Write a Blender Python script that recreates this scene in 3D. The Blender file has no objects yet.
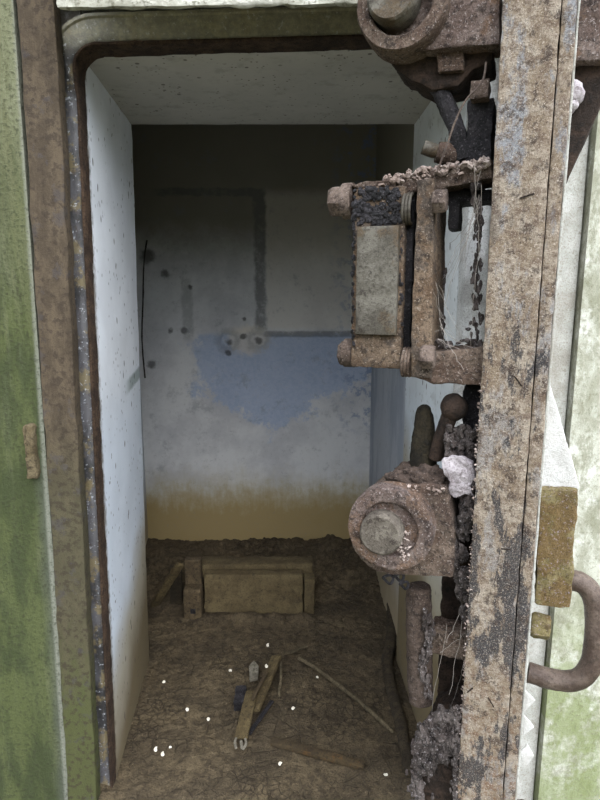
import bpy, bmesh, math, random
from math import sin, cos, pi, atan2, sqrt, radians
from mathutils import Vector, Matrix, noise as mn
random.seed(7)
S = bpy.context.scene
COL = S.collection

# ------------------------------------------------------------------ camera
F = 578.0
PITCH = radians(10.5)
CH = 1.19
cp, sp = cos(PITCH), sin(PITCH)
cam = bpy.data.cameras.new('camera'); co = bpy.data.objects.new('camera', cam); COL.objects.link(co)
co.location = (0, 0, CH); co.rotation_euler = (pi/2 - PITCH, 0, 0)
cam.sensor_fit = 'VERTICAL'; cam.sensor_height = 36.0; cam.lens = 36.0*F/800.0; cam.clip_start = 0.02
S.camera = co

def ray(px, py):
    u = (px-300)/F; v = (400-py)/F
    return Vector((u, cp+v*sp, -sp+v*cp))
def P(px, py, Y):                       # point on the plane y = Y
    d = ray(px, py); t = Y/d.y
    return Vector((d.x*t, Y, CH+d.z*t))
def G(px, py, z=0.0):                   # point on the ground
    d = ray(px, py); t = (z-CH)/d.z
    return Vector((d.x*t, d.y*t, z))

# door frame of reference: x across the leading edge, y back along the leaf
DA = radians(22)
DO = Vector((0.273, 0.75, 0))
dr = Vector((cos(DA), -sin(DA), 0)); dd = Vector((sin(DA), cos(DA), 0))
def L(px, py, yl=0.0):
    d = ray(px, py); o = Vector((0, 0, CH)) - DO
    t = (yl - o.dot(dd))/d.dot(dd)
    p = o + d*t
    return Vector((p.dot(dr), yl, p.z))
def LX(px, py, yl=0.0): return L(px, py, yl).x
def LZ(px, py, yl=0.0): return L(px, py, yl).z

# ------------------------------------------------------------------ shader helpers
def c(r, g, b):
    f = lambda v: (v/255/12.92) if v/255 <= .04045 else ((v/255+.055)/1.055)**2.4
    return (f(r), f(g), f(b), 1.0)

class B:
    def __init__(s, name):
        s.mat = bpy.data.materials.new(name); s.mat.use_nodes = True
        s.nt = s.mat.node_tree; s.n = s.nt.nodes; s.l = s.nt.links
        s.bsdf = s.n['Principled BSDF']
        s.tc = s.n.new('ShaderNodeTexCoord').outputs['Object']
        sx = s.n.new('ShaderNodeSeparateXYZ'); s.l.new(s.tc, sx.inputs[0])
        s.x, s.y, s.z = sx.outputs[0], sx.outputs[1], sx.outputs[2]
    def put(s, sock, v):
        if v is None: return
        if isinstance(v, bpy.types.NodeSocket): s.l.new(v, sock)
        else: sock.default_value = v
    def m(s, op, a, b=None, cc=None, clamp=False):
        n = s.n.new('ShaderNodeMath'); n.operation = op; n.use_clamp = clamp
        s.put(n.inputs[0], a); s.put(n.inputs[1], b); s.put(n.inputs[2], cc)
        return n.outputs[0]
    def add(s, a, b): return s.m('ADD', a, b)
    def sub(s, a, b): return s.m('SUBTRACT', a, b)
    def mul(s, a, b): return s.m('MULTIPLY', a, b)
    def vec(s, stretch=(1, 1, 1), off=(0, 0, 0)):
        n = s.n.new('ShaderNodeMapping'); s.l.new(s.tc, n.inputs[0])
        n.inputs['Scale'].default_value = stretch; n.inputs['Location'].default_value = off
        return n.outputs[0]
    def noise(s, scale, detail=5, rough=.6, stretch=None, off=(0, 0, 0), dist=0.0):
        n = s.n.new('ShaderNodeTexNoise')
        s.l.new(s.vec(stretch or (1, 1, 1), off), n.inputs['Vector'])
        n.inputs['Scale'].default_value = scale; n.inputs['Detail'].default_value = detail
        n.inputs['Roughness'].default_value = rough; n.inputs['Distortion'].default_value = dist
        return n.outputs['Fac'] if 'Fac' in n.outputs else n.outputs[0]
    def voro(s, scale, feature='F1', stretch=None, off=(0, 0, 0), rnd=1.0):
        n = s.n.new('ShaderNodeTexVoronoi'); n.feature = feature
        s.l.new(s.vec(stretch or (1, 1, 1), off), n.inputs['Vector'])
        n.inputs['Scale'].default_value = scale; n.inputs['Randomness'].default_value = rnd
        return n.outputs['Distance']
    def ss(s, x, lo, hi, a=0.0, b=1.0):
        n = s.n.new('ShaderNodeMapRange'); n.interpolation_type = 'SMOOTHSTEP'
        s.put(n.inputs[0], x)
        if lo > hi: lo, hi, a, b = hi, lo, b, a
        n.inputs[1].default_value = lo; n.inputs[2].default_value = hi
        n.inputs[3].default_value = a; n.inputs[4].default_value = b
        return n.outputs[0]
    def mix(s, f, a, b, mode='MIX'):
        n = s.n.new('ShaderNodeMix'); n.data_type = 'RGBA'; n.blend_type = mode
        s.put(n.inputs[0], f); s.put(n.inputs[6], a); s.put(n.inputs[7], b)
        return n.outputs[2]
    def done(s, color, rough=.85, height=None, bump=.3, dist=.004, metal=0.0, spec=.3, gain=None):
        if gain is not None:
            color = s.mix(1.0, color, (gain, gain, gain, 1) if not isinstance(gain, tuple) else gain+(1,), 'MULTIPLY')
        s.put(s.bsdf.inputs['Base Color'], color); s.put(s.bsdf.inputs['Roughness'], rough)
        s.put(s.bsdf.inputs['Metallic'], metal); s.put(s.bsdf.inputs['Specular IOR Level'], spec)
        if height is not None:
            n = s.n.new('ShaderNodeBump'); n.inputs['Strength'].default_value = bump
            n.inputs['Distance'].default_value = dist
            s.l.new(height, n.inputs['Height']); s.l.new(n.outputs[0], s.bsdf.inputs['Normal'])
        return s.mat

OUT = .55      # colour gain: outdoor surfaces darkened to offset the light raised for the interior
def rust(name, base, light, dark, extra=None, lo=.56, bump=.6, scale=1.0, rough=.85, speck=None, gain=OUT):
    b = B(name)
    n0 = b.noise(7*scale, 4, .6, off=(4, 4, 2)); n1 = b.noise(26*scale, 6, .7); n2 = b.noise(70*scale, 7, .75, off=(3, 1, 2))
    n3 = b.noise(260*scale, 5, .75, off=(1, 5, 2)); n4 = b.noise(520*scale, 3, .7, off=(8, 5, 2))
    col = b.mix(b.ss(n1, .42, .58), base, light)
    if extra: col = b.mix(b.mul(b.ss(b.noise(13*scale, 6, .7, off=(7, 7, 1)), .5, .58), .8), col, extra)
    col = b.mix(b.mul(b.ss(n2, lo-.06, lo+.06), .8), col, dark)
    col = b.mix(b.mul(b.ss(n0, .5, .62), .45), col, dark)
    col = b.mix(b.mul(b.ss(n3, .50, .62), .6), col, dark)
    col = b.mix(b.mul(b.ss(n4, .46, .36), .4), col, light)
    if speck: col = b.mix(b.mul(b.ss(b.noise(300*scale, 4, .75, off=(9, 2, 4)), .57, .66), .75), col, speck)
    h = b.add(b.add(b.mul(n1, .8), b.mul(n2, 1.0)), b.add(b.mul(n3, .45), b.mul(n4, .2)))
    return b.done(col, rough, h, min(1, bump*1.4), .007, gain=gain)

M = {}
M['brown'] = rust('brown rust', c(104, 84, 72), c(134, 116, 102), c(42, 33, 28), speck=c(196, 184, 176), gain=.72)
M['pinrust'] = rust('grey worn pin rust', c(106, 98, 88), c(136, 128, 116), c(54, 44, 38), lo=.58, bump=.5, gain=.7)
M['pink'] = rust('pink rust', c(110, 92, 84), c(142, 126, 118), c(46, 36, 32), c(130, 102, 80), speck=c(204, 192, 188), gain=.72)
M['orange'] = rust('orange rust', c(112, 90, 70), c(140, 120, 100), c(46, 37, 31), c(92, 84, 78), speck=c(186, 170, 154), gain=.72)
M['dark'] = rust('dark rust', c(58, 46, 38), c(84, 66, 54), c(28, 22, 18))
M['black'] = rust('black grease', c(44, 42, 46), c(76, 72, 76), c(16, 15, 15), rough=.6, speck=c(140, 134, 138), bump=.9)
M['rodrust'] = rust('dark brown rod rust', c(92, 76, 66), c(112, 96, 86), c(46, 37, 32), speck=c(160, 146, 138), gain=.62)
M['lugrust'] = rust('dull lug rust', c(112, 98, 70), c(134, 120, 92), c(62, 52, 36), gain=.62)
M['olive'] = rust('olive rust', c(132, 120, 76), c(160, 146, 104), c(88, 70, 44), c(132, 104, 64), lo=.6, speck=c(190, 176, 186), gain=.62)
M['worn'] = rust('worn pale metal', c(98, 93, 82), c(126, 121, 110), c(52, 44, 36), c(98, 78, 50), lo=.58, bump=.25, rough=.6, gain=.62)
M['dirt'] = rust('grey dirt', c(84, 74, 70), c(118, 108, 104), c(32, 27, 25), speck=c(190, 184, 184), bump=1.0, gain=.72)
M['flake'] = rust('pale rust flakes', c(150, 134, 124), c(186, 172, 164), c(84, 66, 56), gain=1.15)
M['iron'] = rust('handle iron', c(76, 62, 54), c(104, 90, 80), c(58, 48, 42), rough=.4, lo=.6, bump=.35, gain=.85)
M['bolt'] = rust('bolt rust', c(114, 97, 86), c(148, 130, 118), c(58, 46, 40), speck=c(196, 180, 172), gain=.6)
M['lever'] = rust('dark olive iron', c(48, 42, 30), c(66, 58, 40), c(24, 20, 15))
M['wood'] = rust('muddy wood', c(88, 75, 50), c(108, 94, 64), c(54, 45, 31), gain=1)
M['darkwood'] = rust('dark wet wood', c(48, 42, 30), c(66, 56, 40), c(26, 22, 16), gain=1)
M['bracketbox'] = rust('muddy iron box', c(80, 68, 50), c(100, 86, 64), c(50, 41, 30), gain=1)
M['rodm'] = rust('muddy rod', c(92, 82, 62), c(110, 98, 76), c(50, 43, 32), gain=1)
M['chip'] = rust('pale chip', c(112, 106, 94), c(132, 126, 112), c(72, 66, 54), bump=.2, gain=1)
M['buried'] = rust('buried strip', c(74, 62, 44), c(86, 72, 50), c(52, 44, 32), c(108, 78, 42), gain=1)
M['white'] = rust('white dusty paint', c(226, 224, 220), c(240, 240, 238), c(190, 186, 180), lo=.66, bump=.4, gain=.74)
M['plasterflake'] = rust('lilac plaster flake', c(178, 168, 172), c(206, 198, 202), c(96, 86, 84), lo=.6, gain=.9)
M['web'] = B('cobweb silk').done(c(160, 152, 144), .7)
M['shell'] = rust('white shell', c(226, 218, 200), c(240, 234, 220), c(180, 168, 140), lo=.7, bump=.1, gain=1)
M['cable'] = rust('black cable', c(58, 56, 52), c(72, 70, 66), c(38, 36, 34), gain=1)
M['slabm'] = rust('muddy concrete', c(84, 72, 50), c(100, 88, 62), c(56, 47, 34), lo=.6, scale=.7, bump=.4, gain=1)

# leading edge of the door: pale rust with blue grey paint remains and black blotches
b = B('edge rust')
n1 = b.noise(30, 7, .72); n2 = b.noise(85, 7, .75, off=(3, 1, 2)); n3 = b.noise(280, 5, .75); n5 = b.noise(560, 3, .7, off=(2, 7, 3))
n4 = b.noise(15, 7, .68, stretch=(1.4, 1, .5), off=(5, 2, 8))
low = b.ss(b.z, 1.42, .75)
col = b.mix(b.ss(n1, .42, .58), c(132, 116, 97), c(162, 150, 134))
col = b.mix(b.mul(b.ss(b.noise(15, 7, .72, stretch=(1.5, 1, .5), off=(2, 9, 1)), .5, .58), b.ss(low, 0, .6, .85, .45)), col, c(134, 139, 146))
col = b.mix(b.mul(b.ss(n2, .48, .58), .75), col, b.mix(b.ss(b.z, .8, .4), c(100, 82, 68), c(118, 86, 60)))
col = b.mix(b.mul(b.ss(b.add(n4, b.mul(low, .09)), .57, .605), b.mul(b.ss(b.z, 1.42, 1.1), .9)), col, c(42, 43, 48))
col = b.mix(b.mul(b.ss(b.noise(40, 6, .75, off=(1, 1, 8)), .53, .60), .8), col, c(58, 46, 40))
col = b.mix(b.mul(b.ss(n3, .50, .62), .5), col, c(84, 66, 52))
col = b.mix(b.mul(b.ss(n5, .46, .36), .4), col, c(190, 178, 164))
col = b.mix(b.mul(b.ss(b.noise(320, 4, .75, off=(9, 2, 4)), .57, .66), .6), col, c(214, 202, 188))
M['edge'] = b.done(col, .8, b.add(b.add(n2, b.mul(n1, .7)), b.add(b.mul(n3, .5), b.mul(n5, .2))), .8, .006, gain=.9)

ZT = 1.65
# left outer concrete: green algae in vertical streaks
b = B('green algae concrete')
st = b.noise(6, 6, .65, stretch=(3.2, 3.2, .5)); st2 = b.noise(16, 5, .7, stretch=(3, 3, .35), off=(4, 0, 1)); fn = b.noise(130, 5, .7)
col = b.mix(b.ss(st, .4, .6), c(134, 136, 100), c(162, 164, 130))
g = b.m('ADD', b.ss(b.z, 1.65, .85, .15, 1.1), b.mul(b.sub(st2, .5), 1.5), clamp=True)
grn = b.mix(b.ss(b.noise(9, 5, .6, stretch=(2, 2, .6), off=(2, 2, 2)), .42, .6), c(70, 82, 44), c(100, 110, 62))
col = b.mix(b.mul(g, .9), col, grn)
edge = b.ss(b.add(b.x, b.mul(b.z, -.017)), -.585, -.555)
col = b.mix(b.mul(edge, b.mul(b.ss(b.z, 1.0, .7), .6)), col, c(116, 120, 110))
col = b.mix(b.mul(b.ss(b.add(b.x, b.add(b.mul(b.z, -.017), b.mul(fn, .012))), -.556, -.548), .7), col, c(186, 188, 172))
col = b.mix(b.mul(b.ss(b.noise(34, 5, .7, stretch=(1.6, 1.6, .7)), .6, .7), .5), col, c(64, 66, 48))
col = b.mix(b.mul(b.ss(fn, .5, .64), .6), col, c(70, 74, 50))
M['wall_l'] = b.done(col, .9, b.add(fn, b.mul(st2, .4)), .7, .006, gain=.46)

# right outer concrete: bright, lime streaks, some moss low down
b = B('pale lime concrete')
st = b.noise(12, 7, .72, stretch=(1.4, 1.4, .7)); fn = b.noise(110, 6, .75); bl = b.noise(30, 6, .72, stretch=(1.3, 1.3, .8), off=(1, 7, 3))
col = b.mix(b.ss(st, .4, .6), c(160, 160, 142), c(196, 196, 182))
col = b.mix(b.mul(b.ss(b.noise(7, 7, .72, off=(5, 2, 2)), .52, .62), .75), col, c(226, 226, 218))
col = b.mix(b.mul(b.ss(bl, .5, .62), .65), col, c(136, 136, 114))
g = b.m('MULTIPLY', b.ss(b.z, .62, .28), b.ss(b.noise(14, 6, .7, off=(4, 4, 4)), .36, .56), clamp=True)
col = b.mix(b.mul(g, .75), col, c(124, 136, 80))
col = b.mix(b.mul(b.ss(fn, .52, .64), .5), col, c(116, 116, 92))
M['wall_r'] = b.done(col, .9, b.add(fn, bl), .5, .005, gain=.8)

# front lintel
b = B('pale lintel concrete')
fn = b.noise(80, 6, .7); n1 = b.noise(18, 5, .6)
col = b.mix(b.ss(n1, .4, .6), c(170, 168, 154), c(205, 203, 192))
col = b.mix(b.mul(b.ss(fn, .52, .64), .7), col, c(96, 92, 74))
M['lintel'] = b.done(col, .9, fn, .8, .006, gain=.85)

# white reveal
def reveal(name, white, smear=False, dirty=0.0, base=True, rise=0.0):
    b = B(name)
    n1 = b.noise(7, 5, .6); fn = b.noise(90, 5, .7)
    sx = (1, 1, .55)
    col = b.mix(b.ss(n1, .35, .65), white, tuple(min(1, v*1.1) for v in white[:3])+(1,))
    if base:
        e = b.add(b.z, b.add(b.mul(b.sub(b.noise(5, 4, .5), .5), .25), b.add(b.mul(b.sub(b.y, 1.5), -.5), -rise)))
        col = b.mix(b.mul(b.ss(b.z, 1.05, .8), .25), col, c(150, 178, 206))
        col = b.mix(b.mul(b.ss(e, .50, .26), .75), col, c(150, 134, 94))
        col = b.mix(b.mul(b.ss(e, .30, .10), .8), col, c(100, 84, 50))
    if smear:
        d = b.m('ABSOLUTE', b.sub(b.z, b.add(.945, b.mul(b.sub(b.y, 1.6), .10))))
        mk = b.mul(b.ss(b.add(d, b.mul(b.sub(fn, .5), .02)), .024, .012), b.mul(b.ss(b.y, 1.50, 1.6), .75))
        col = b.mix(mk, col, c(128, 142, 138))
        fr = b.ss(b.add(b.y, b.mul(b.sub(b.noise(40, 5, .7), .5), .06)), 1.275, 1.25)
        col = b.mix(b.mul(fr, .85), col, c(92, 80, 62))
    sp1 = b.mul(b.ss(b.voro(26, stretch=sx), .15, .09), b.ss(b.noise(10, 3, .5, off=(2, 2, 9)), .44, .52))
    sp2 = b.mul(b.ss(b.voro(70, stretch=sx), .2, .12), b.ss(b.noise(16, 3, .5, off=(5, 1, 9)), .46, .54))
    col = b.mix(b.mul(b.m('MAXIMUM', sp1, sp2), .8), col, c(84, 78, 72))
    if dirty: col = b.mix(b.mul(b.ss(b.noise(20, 6, .7), .5, .7), dirty), col, c(110, 106, 96))
    return b.done(col, .85, b.add(fn, b.mul(n1, 2)), .2, .003)
M['rev_l'] = reveal('white plaster jamb', c(226, 229, 234), True)
M['rev_r'] = reveal('white plaster far jamb', c(214, 218, 220), dirty=.3, rise=.28)
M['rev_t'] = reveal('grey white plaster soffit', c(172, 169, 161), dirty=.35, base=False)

# back wall of the chamber
YB = 2.55
def bx(px, py): return P(px, py, YB).x
def bz(px, py): return P(px, py, YB).z
b = B('stained blue and grey plaster')
fn = b.noise(70, 6, .7); n1 = b.noise(5, 6, .65); w = b.mul(b.sub(b.noise(9, 9, .76), .5), .46); w2 = b.mul(b.sub(b.noise(24, 4, .6), .5), .03)
col = b.mix(b.ss(n1, .36, .62), c(150, 150, 152), c(168, 168, 168))
# upper part: warm tone, darkened with the light's falloff put into the colour
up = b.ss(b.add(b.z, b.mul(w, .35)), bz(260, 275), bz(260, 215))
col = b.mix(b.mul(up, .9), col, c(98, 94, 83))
# pale plain panel right of the old conduit line
pan = b.mul(b.mul(b.ss(b.add(b.x, w2), bx(264, 280), bx(267, 280)), b.ss(b.add(b.z, w2), bz(300, 331), bz(300, 326))), b.ss(b.add(b.z, w2), bz(300, 185), bz(300, 200)))
col = b.mix(b.mul(pan, .5), col, c(168, 162, 152))
# blue paint left on the wall
lowb = b.add(bz(300, 430), b.mul(b.m('ABSOLUTE', b.sub(b.x, bx(272, 400))), .55))
blue = b.mul(b.ss(b.sub(b.add(b.z, w), lowb), -.02, .02), b.ss(b.add(b.z, w2), bz(300, 331), bz(300, 337)))
blue = b.mul(blue, b.ss(b.add(b.x, w), bx(190, 360), bx(204, 360)))
col = b.mix(b.mul(blue, .75), col, b.mix(b.ss(fn, .4, .65), c(122, 136, 160), c(136, 147, 168)))
# lines chased for conduits
def line(v, at, half): return b.ss(b.m('ABSOLUTE', b.sub(v, at)), half*1.5, half*.7)
v1 = b.mul(line(b.add(b.x, w2), bx(260, 260), .022), b.mul(b.ss(b.z, bz(260, 333), bz(260, 328)), b.ss(b.z, bz(260, 188), bz(260, 194))))
h1 = b.mul(line(b.add(b.z, w2), bz(200, 192), .014), b.mul(b.ss(b.x, bx(150, 192), bx(160, 192)), b.ss(b.x, bx(265, 192), bx(260, 192))))
h2 = b.mul(line(b.add(b.z, b.mul(w2, .3)), bz(310, 334), .012), b.ss(b.x, bx(262, 334), bx(266, 334)))
v2 = b.mul(line(b.add(b.x, w2), bx(187, 300), .02), b.mul(b.ss(b.z, bz(187, 345), bz(187, 335)), b.ss(b.z, bz(187, 275), bz(187, 285))))
lines = b.m('MAXIMUM', b.m('MAXIMUM', v1, h1), b.m('MAXIMUM', b.mul(h2, .9), b.mul(v2, .5)))
col = b.mix(b.mul(lines, b.ss(b.noise(30, 5, .7), .3, .55, .25, .75)), col, c(82, 82, 82))
# plaster patch with the two ripped out fixings
def blob(px, py, r, soft=.35, sx=1.0):
    dx = b.mul(b.sub(b.x, bx(px, py)), 1/sx); dz = b.sub(b.z, bz(px, py))
    dist = b.m('SQRT', b.add(b.mul(dx, dx), b.mul(dz, dz)))
    return b.ss(b.add(dist, b.add(b.mul(w2, 1.2), b.mul(b.sub(b.noise(38, 5, .7), .5), r*1.3))), r*(1+soft), r*(1-soft))
col = b.mix(b.mul(blob(248, 340, .06, .3, 1.5), .6), col, c(178, 170, 156))
for q in ((228, 341, .052), (258, 340, .05)):
    ring = b.sub(blob(*q), blob(q[0], q[1], q[2]*.55))
    col = b.mix(b.m('MULTIPLY', ring, .4, clamp=True), col, c(84, 84, 86))
for px, py, r in ((229, 343, .014), (258, 341, .017), (243, 337, .012), (228, 353, .012), (166, 274, .018), (170, 331, .012), (184, 331, .015), (190, 287, .01), (244, 319, .009), (147, 256, .03), (152, 364, .02)):
    col = b.mix(b.mul(blob(px, py, r, .5), .75), col, c(46, 44, 42))
# small scars and damp near the floor
col = b.mix(b.mul(b.ss(b.noise(14, 6, .75, off=(3, 3, 3)), .55, .68), .4), col, c(106, 108, 112))
col = b.mix(b.mul(b.mul(b.ss(b.noise(18, 6, .75, off=(8, 1, 3)), .5, .6), b.ss(b.x, bx(320, 400), bx(362, 400))), b.mul(b.ss(b.z, bz(350, 440), bz(350, 415)), .7)), col, c(92, 104, 130))
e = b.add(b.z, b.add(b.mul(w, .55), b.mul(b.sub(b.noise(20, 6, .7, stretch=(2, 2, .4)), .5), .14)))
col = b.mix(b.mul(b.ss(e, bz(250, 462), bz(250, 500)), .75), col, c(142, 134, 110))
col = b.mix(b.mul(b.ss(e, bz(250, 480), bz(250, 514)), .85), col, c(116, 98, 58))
col = b.mix(b.mul(b.ss(fn, .55, .72), .3), col, c(104, 102, 98))
M['back'] = b.done(col, .9, b.add(fn, b.mul(lines, -.6)), .25, .004, gain=1.5)

b = B('grey blue side plaster')
fn = b.noise(60, 5, .7, stretch=(1, 1, .4)); n1 = b.noise(8, 5, .6, stretch=(1, 1, .3))
col = b.mix(b.ss(n1, .4, .6), c(142, 148, 158), c(164, 168, 174))
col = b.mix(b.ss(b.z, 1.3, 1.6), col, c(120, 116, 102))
col = b.mix(b.mul(b.ss(b.add(b.z, b.mul(n1, .2)), .5, .2), .75), col, c(136, 116, 70))
col = b.mix(b.mul(b.ss(fn, .55, .7), .4), col, c(96, 96, 98))
M['side'] = b.done(col, .9, fn, .2, .003, gain=1.3)

# mud
b = B('cracked brown mud')
n1 = b.noise(6, 6, .65); n2 = b.noise(40, 6, .7); fn = b.noise(190, 4, .7)
ck = b.voro(20, 'DISTANCE_TO_EDGE', off=(0, 0, 0)); ck2 = b.voro(46, 'DISTANCE_TO_EDGE', off=(1, 2, 0))
wet = b.ss(n1, .42, .6)
col = b.mix(wet, c(76, 66, 50), c(94, 82, 62))
col = b.mix(b.mul(b.ss(n2, .46, .60), .75), col, c(58, 49, 36))
col = b.mix(b.mul(b.ss(fn, .5, .64), .6), col, c(46, 38, 28)); col = b.mix(b.mul(b.ss(b.noise(90, 6, .75, off=(2, 3, 1)), .56, .68), .6), col, c(118, 104, 82))
crk = b.m('MAXIMUM', b.mul(b.ss(b.add(ck, b.mul(b.sub(n2, .5), .16)), .05, .015), b.mul(b.ss(n1, .5, .42), .4)), b.mul(b.ss(b.add(ck2, b.mul(b.sub(n2, .5), .2)), .06, .02), b.ss(b.noise(5, 3, .5, off=(5, 5, 5)), .5, .6)))
col = b.mix(b.mul(crk, .45), col, c(42, 35, 26))
col = b.mix(b.mul(b.ss(b.voro(50, off=(3, 3, 3)), .07, .04), .55), col, c(120, 108, 86))
M['mud'] = b.done(col, .93, b.add(b.add(n2, b.mul(fn, .5)), b.mul(crk, -1.0)), 1.0, .010, gain=1.2)

# steel frame
b = B('brown frame plate')
n1 = b.noise(18, 7, .7, stretch=(1.4, 1, .6)); n2 = b.noise(70, 6, .7); fn = b.noise(220, 4, .7)
col = b.mix(b.ss(n1, .4, .6), c(84, 72, 57), c(106, 92, 74))
col = b.mix(b.mul(b.ss(b.z, 1.0, .7), b.ss(n2, .3, .6, .4, .8)), col, c(88, 86, 62))
col = b.mix(b.mul(b.ss(b.add(b.z, b.mul(b.sub(n1, .5), .5)), .5, .2), .8), col, c(88, 94, 52))
col = b.mix(b.mul(b.ss(n2, .50, .6), .7), col, c(64, 54, 44))
col = b.mix(b.mul(b.ss(b.noise(26, 5, .7, off=(6, 1, 1)), .56, .64), .5), col, c(84, 80, 82))
M['plate'] = b.done(col, .85, b.add(n2, fn), .5, .004, gain=.6)
b = B('black painted frame channel')
n1 = b.noise(14, 6, .7, stretch=(1, 1, .5)); n2 = b.noise(80, 6, .7); fn = b.noise(260, 3, .7)
col = b.mix(b.ss(n1, .42, .58), c(50, 49, 50), c(88, 87, 90))
col = b.mix(b.mul(b.ss(b.noise(18, 5, .7, off=(2, 8, 1)), .52, .60), .7), col, c(124, 110, 76))
col = b.mix(b.mul(b.ss(b.noise(100, 5, .75, off=(4, 1, 4)), .58, .66), .9), col, c(190, 194, 200))
col = b.mix(b.mul(b.ss(n2, .55, .66), .5), col, c(62, 48, 36))
col = b.mix(b.mul(b.ss(b.z, ZT-.02, ZT+.03), b.ss(n2, .3, .6, .95, .5)), col, c(158, 152, 126))  # top web: dusty olive grey, also paled to offset the lintel's shade
M['channel'] = b.done(col, .5, b.add(n2, fn), .4, .003, spec=.5)
M['lip'] = rust('brown frame lip', c(74, 56, 42), c(104, 82, 64), c(40, 30, 24))
M['lintpl'] = M['lintel']
b = B('grass and earth')
col = b.mix(b.ss(b.noise(3, 6, .7), .4, .6), c(80, 82, 60), c(100, 96, 80))
M['ground'] = b.done(col, .95, b.noise(40), .5, .02)
M['pipe'] = rust('mud coated pipe', c(58, 50, 38), c(74, 64, 48), c(36, 30, 22), gain=1)
M['jambwhite'] = rust('flaking white jamb', c(206, 206, 204), c(224, 224, 222), c(128, 122, 116), lo=.62, bump=.5, gain=1.0)
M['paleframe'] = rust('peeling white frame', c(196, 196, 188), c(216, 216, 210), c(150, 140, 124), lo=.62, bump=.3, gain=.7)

# ------------------------------------------------------------------ mesh helpers
def box(bm, x0, x1, y0, y1, z0, z1):
    if x0 > x1: x0, x1 = x1, x0
    if z0 > z1: z0, z1 = z1, z0
    v = [bm.verts.new(p) for p in ((x0,y0,z0),(x1,y0,z0),(x1,y1,z0),(x0,y1,z0),(x0,y0,z1),(x1,y0,z1),(x1,y1,z1),(x0,y1,z1))]
    for f in ((0,1,5,4),(1,2,6,5),(2,3,7,6),(3,0,4,7),(4,5,6,7),(3,2,1,0)): bm.faces.new([v[i] for i in f])
    return v
def lbox(bm, px0, py0, px1, py1, y0, depth, ref=None):
    """box in the door's own frame whose front face covers these picture bounds at depth y0"""
    my = (py0+py1)/2; mx = (px0+px1)/2
    return box(bm, LX(px0, my, y0), LX(px1, my, y0), y0, y0+depth, LZ(mx, py1, y0), LZ(mx, py0, y0))
def prism(bm, pts, y0, y1):
    """pts: (x,z) outline, extruded along y"""
    a = [bm.verts.new((x, y0, z)) for x, z in pts]; d = [bm.verts.new((x, y1, z)) for x, z in pts]
    n = len(pts)
    bm.faces.new(a); bm.faces.new(d[::-1])
    for i in range(n): bm.faces.new((a[i], d[i], d[(i+1) % n], a[(i+1) % n]))
def lprism(bm, pix, y0, depth):
    prism(bm, [(LX(px, py, y0), LZ(px, py, y0)) for px, py in pix], y0, y0+depth)
def basis(d):
    d = d.normalized(); a = Vector((0, 0, 1)) if abs(d.z) < .9 else Vector((1, 0, 0))
    u = d.cross(a).normalized(); return d, u, d.cross(u).normalized()
def tube(bm, pts, rad, seg=12, cap=True):
    pts = [Vector(p) for p in pts]; n = len(pts)
    rad = [rad]*n if not hasattr(rad, '__len__') else rad
    rings = []; u = None
    for i, p in enumerate(pts):
        t = (pts[min(i+1, n-1)] - pts[max(i-1, 0)]).normalized()
        if u is None: _, u, _ = basis(t)
        u = (u - t*u.dot(t)).normalized(); w = t.cross(u)
        rings.append([bm.verts.new(p + (u*cos(2*pi*k/seg) + w*sin(2*pi*k/seg))*rad[i]) for k in range(seg)])
    for i in range(n-1):
        for k in range(seg): bm.faces.new((rings[i][k], rings[i][(k+1) % seg], rings[i+1][(k+1) % seg], rings[i+1][k]))
    if cap: bm.faces.new(rings[0][::-1]); bm.faces.new(rings[-1])
def smooth_path(pts, n=6):
    pts = [Vector(p) for p in pts]; out = []
    for i in range(len(pts)-1):
        p0 = pts[max(i-1, 0)]; p1 = pts[i]; p2 = pts[i+1]; p3 = pts[min(i+2, len(pts)-1)]
        for k in range(n):
            t = k/n
            out.append(.5*((2*p1) + (p2-p0)*t + (2*p0-5*p1+4*p2-p3)*t*t + (3*p1-p0-3*p2+p3)*t**3))
    out.append(pts[-1]); return out
def lathe(bm, cx, cz, prof, seg=48):
    """prof: (radius, y) spun about the local y axis"""
    rings = [[bm.verts.new((cx+r*cos(2*pi*k/seg), y, cz+r*sin(2*pi*k/seg))) for k in range(seg)] for r, y in prof]
    for i in range(len(prof)-1):
        for k in range(seg): bm.faces.new((rings[i][k], rings[i+1][k], rings[i+1][(k+1) % seg], rings[i][(k+1) % seg]))
    bm.faces.new(rings[0]); bm.faces.new(rings[-1][::-1])
def hexx(bm, x0, x1, y, z, r, rot=.26):
    """hexagonal bolt head whose axis runs along local x"""
    if x0 > x1: x0, x1 = x1, x0
    ch = (x1-x0)*.15
    rr = []
    for x, q in ((x0, .86), (x0+ch, 1), (x1-ch, 1), (x1, .9)):
        rr.append([bm.verts.new((x, y+r*q*cos(rot+pi/3*k), z+r*q*sin(rot+pi/3*k))) for k in range(6)])
    for i in range(3):
        for k in range(6): bm.faces.new((rr[i][k], rr[i+1][k], rr[i+1][(k+1) % 6], rr[i][(k+1) % 6]))
    bm.faces.new(rr[0]); bm.faces.new(rr[-1][::-1])
def blob_bm(bm, cc, r, amp=.35, freq=30, sub=3, seed=0, squash=(1, 1, 1)):
    ret = bmesh.ops.create_icosphere(bm, subdivisions=sub, radius=1.0)
    for v in ret['verts']:
        d = v.co.normalized()
        q = Vector((d.x*r*squash[0], d.y*r*squash[1], d.z*r*squash[2]))
        k = 1 + amp*(mn.fractal((q+Vector((seed*3.1, seed*1.7, 0)))*freq, 1.0, 2.0, 4))
        v.co = Vector(cc) + q*k
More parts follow.
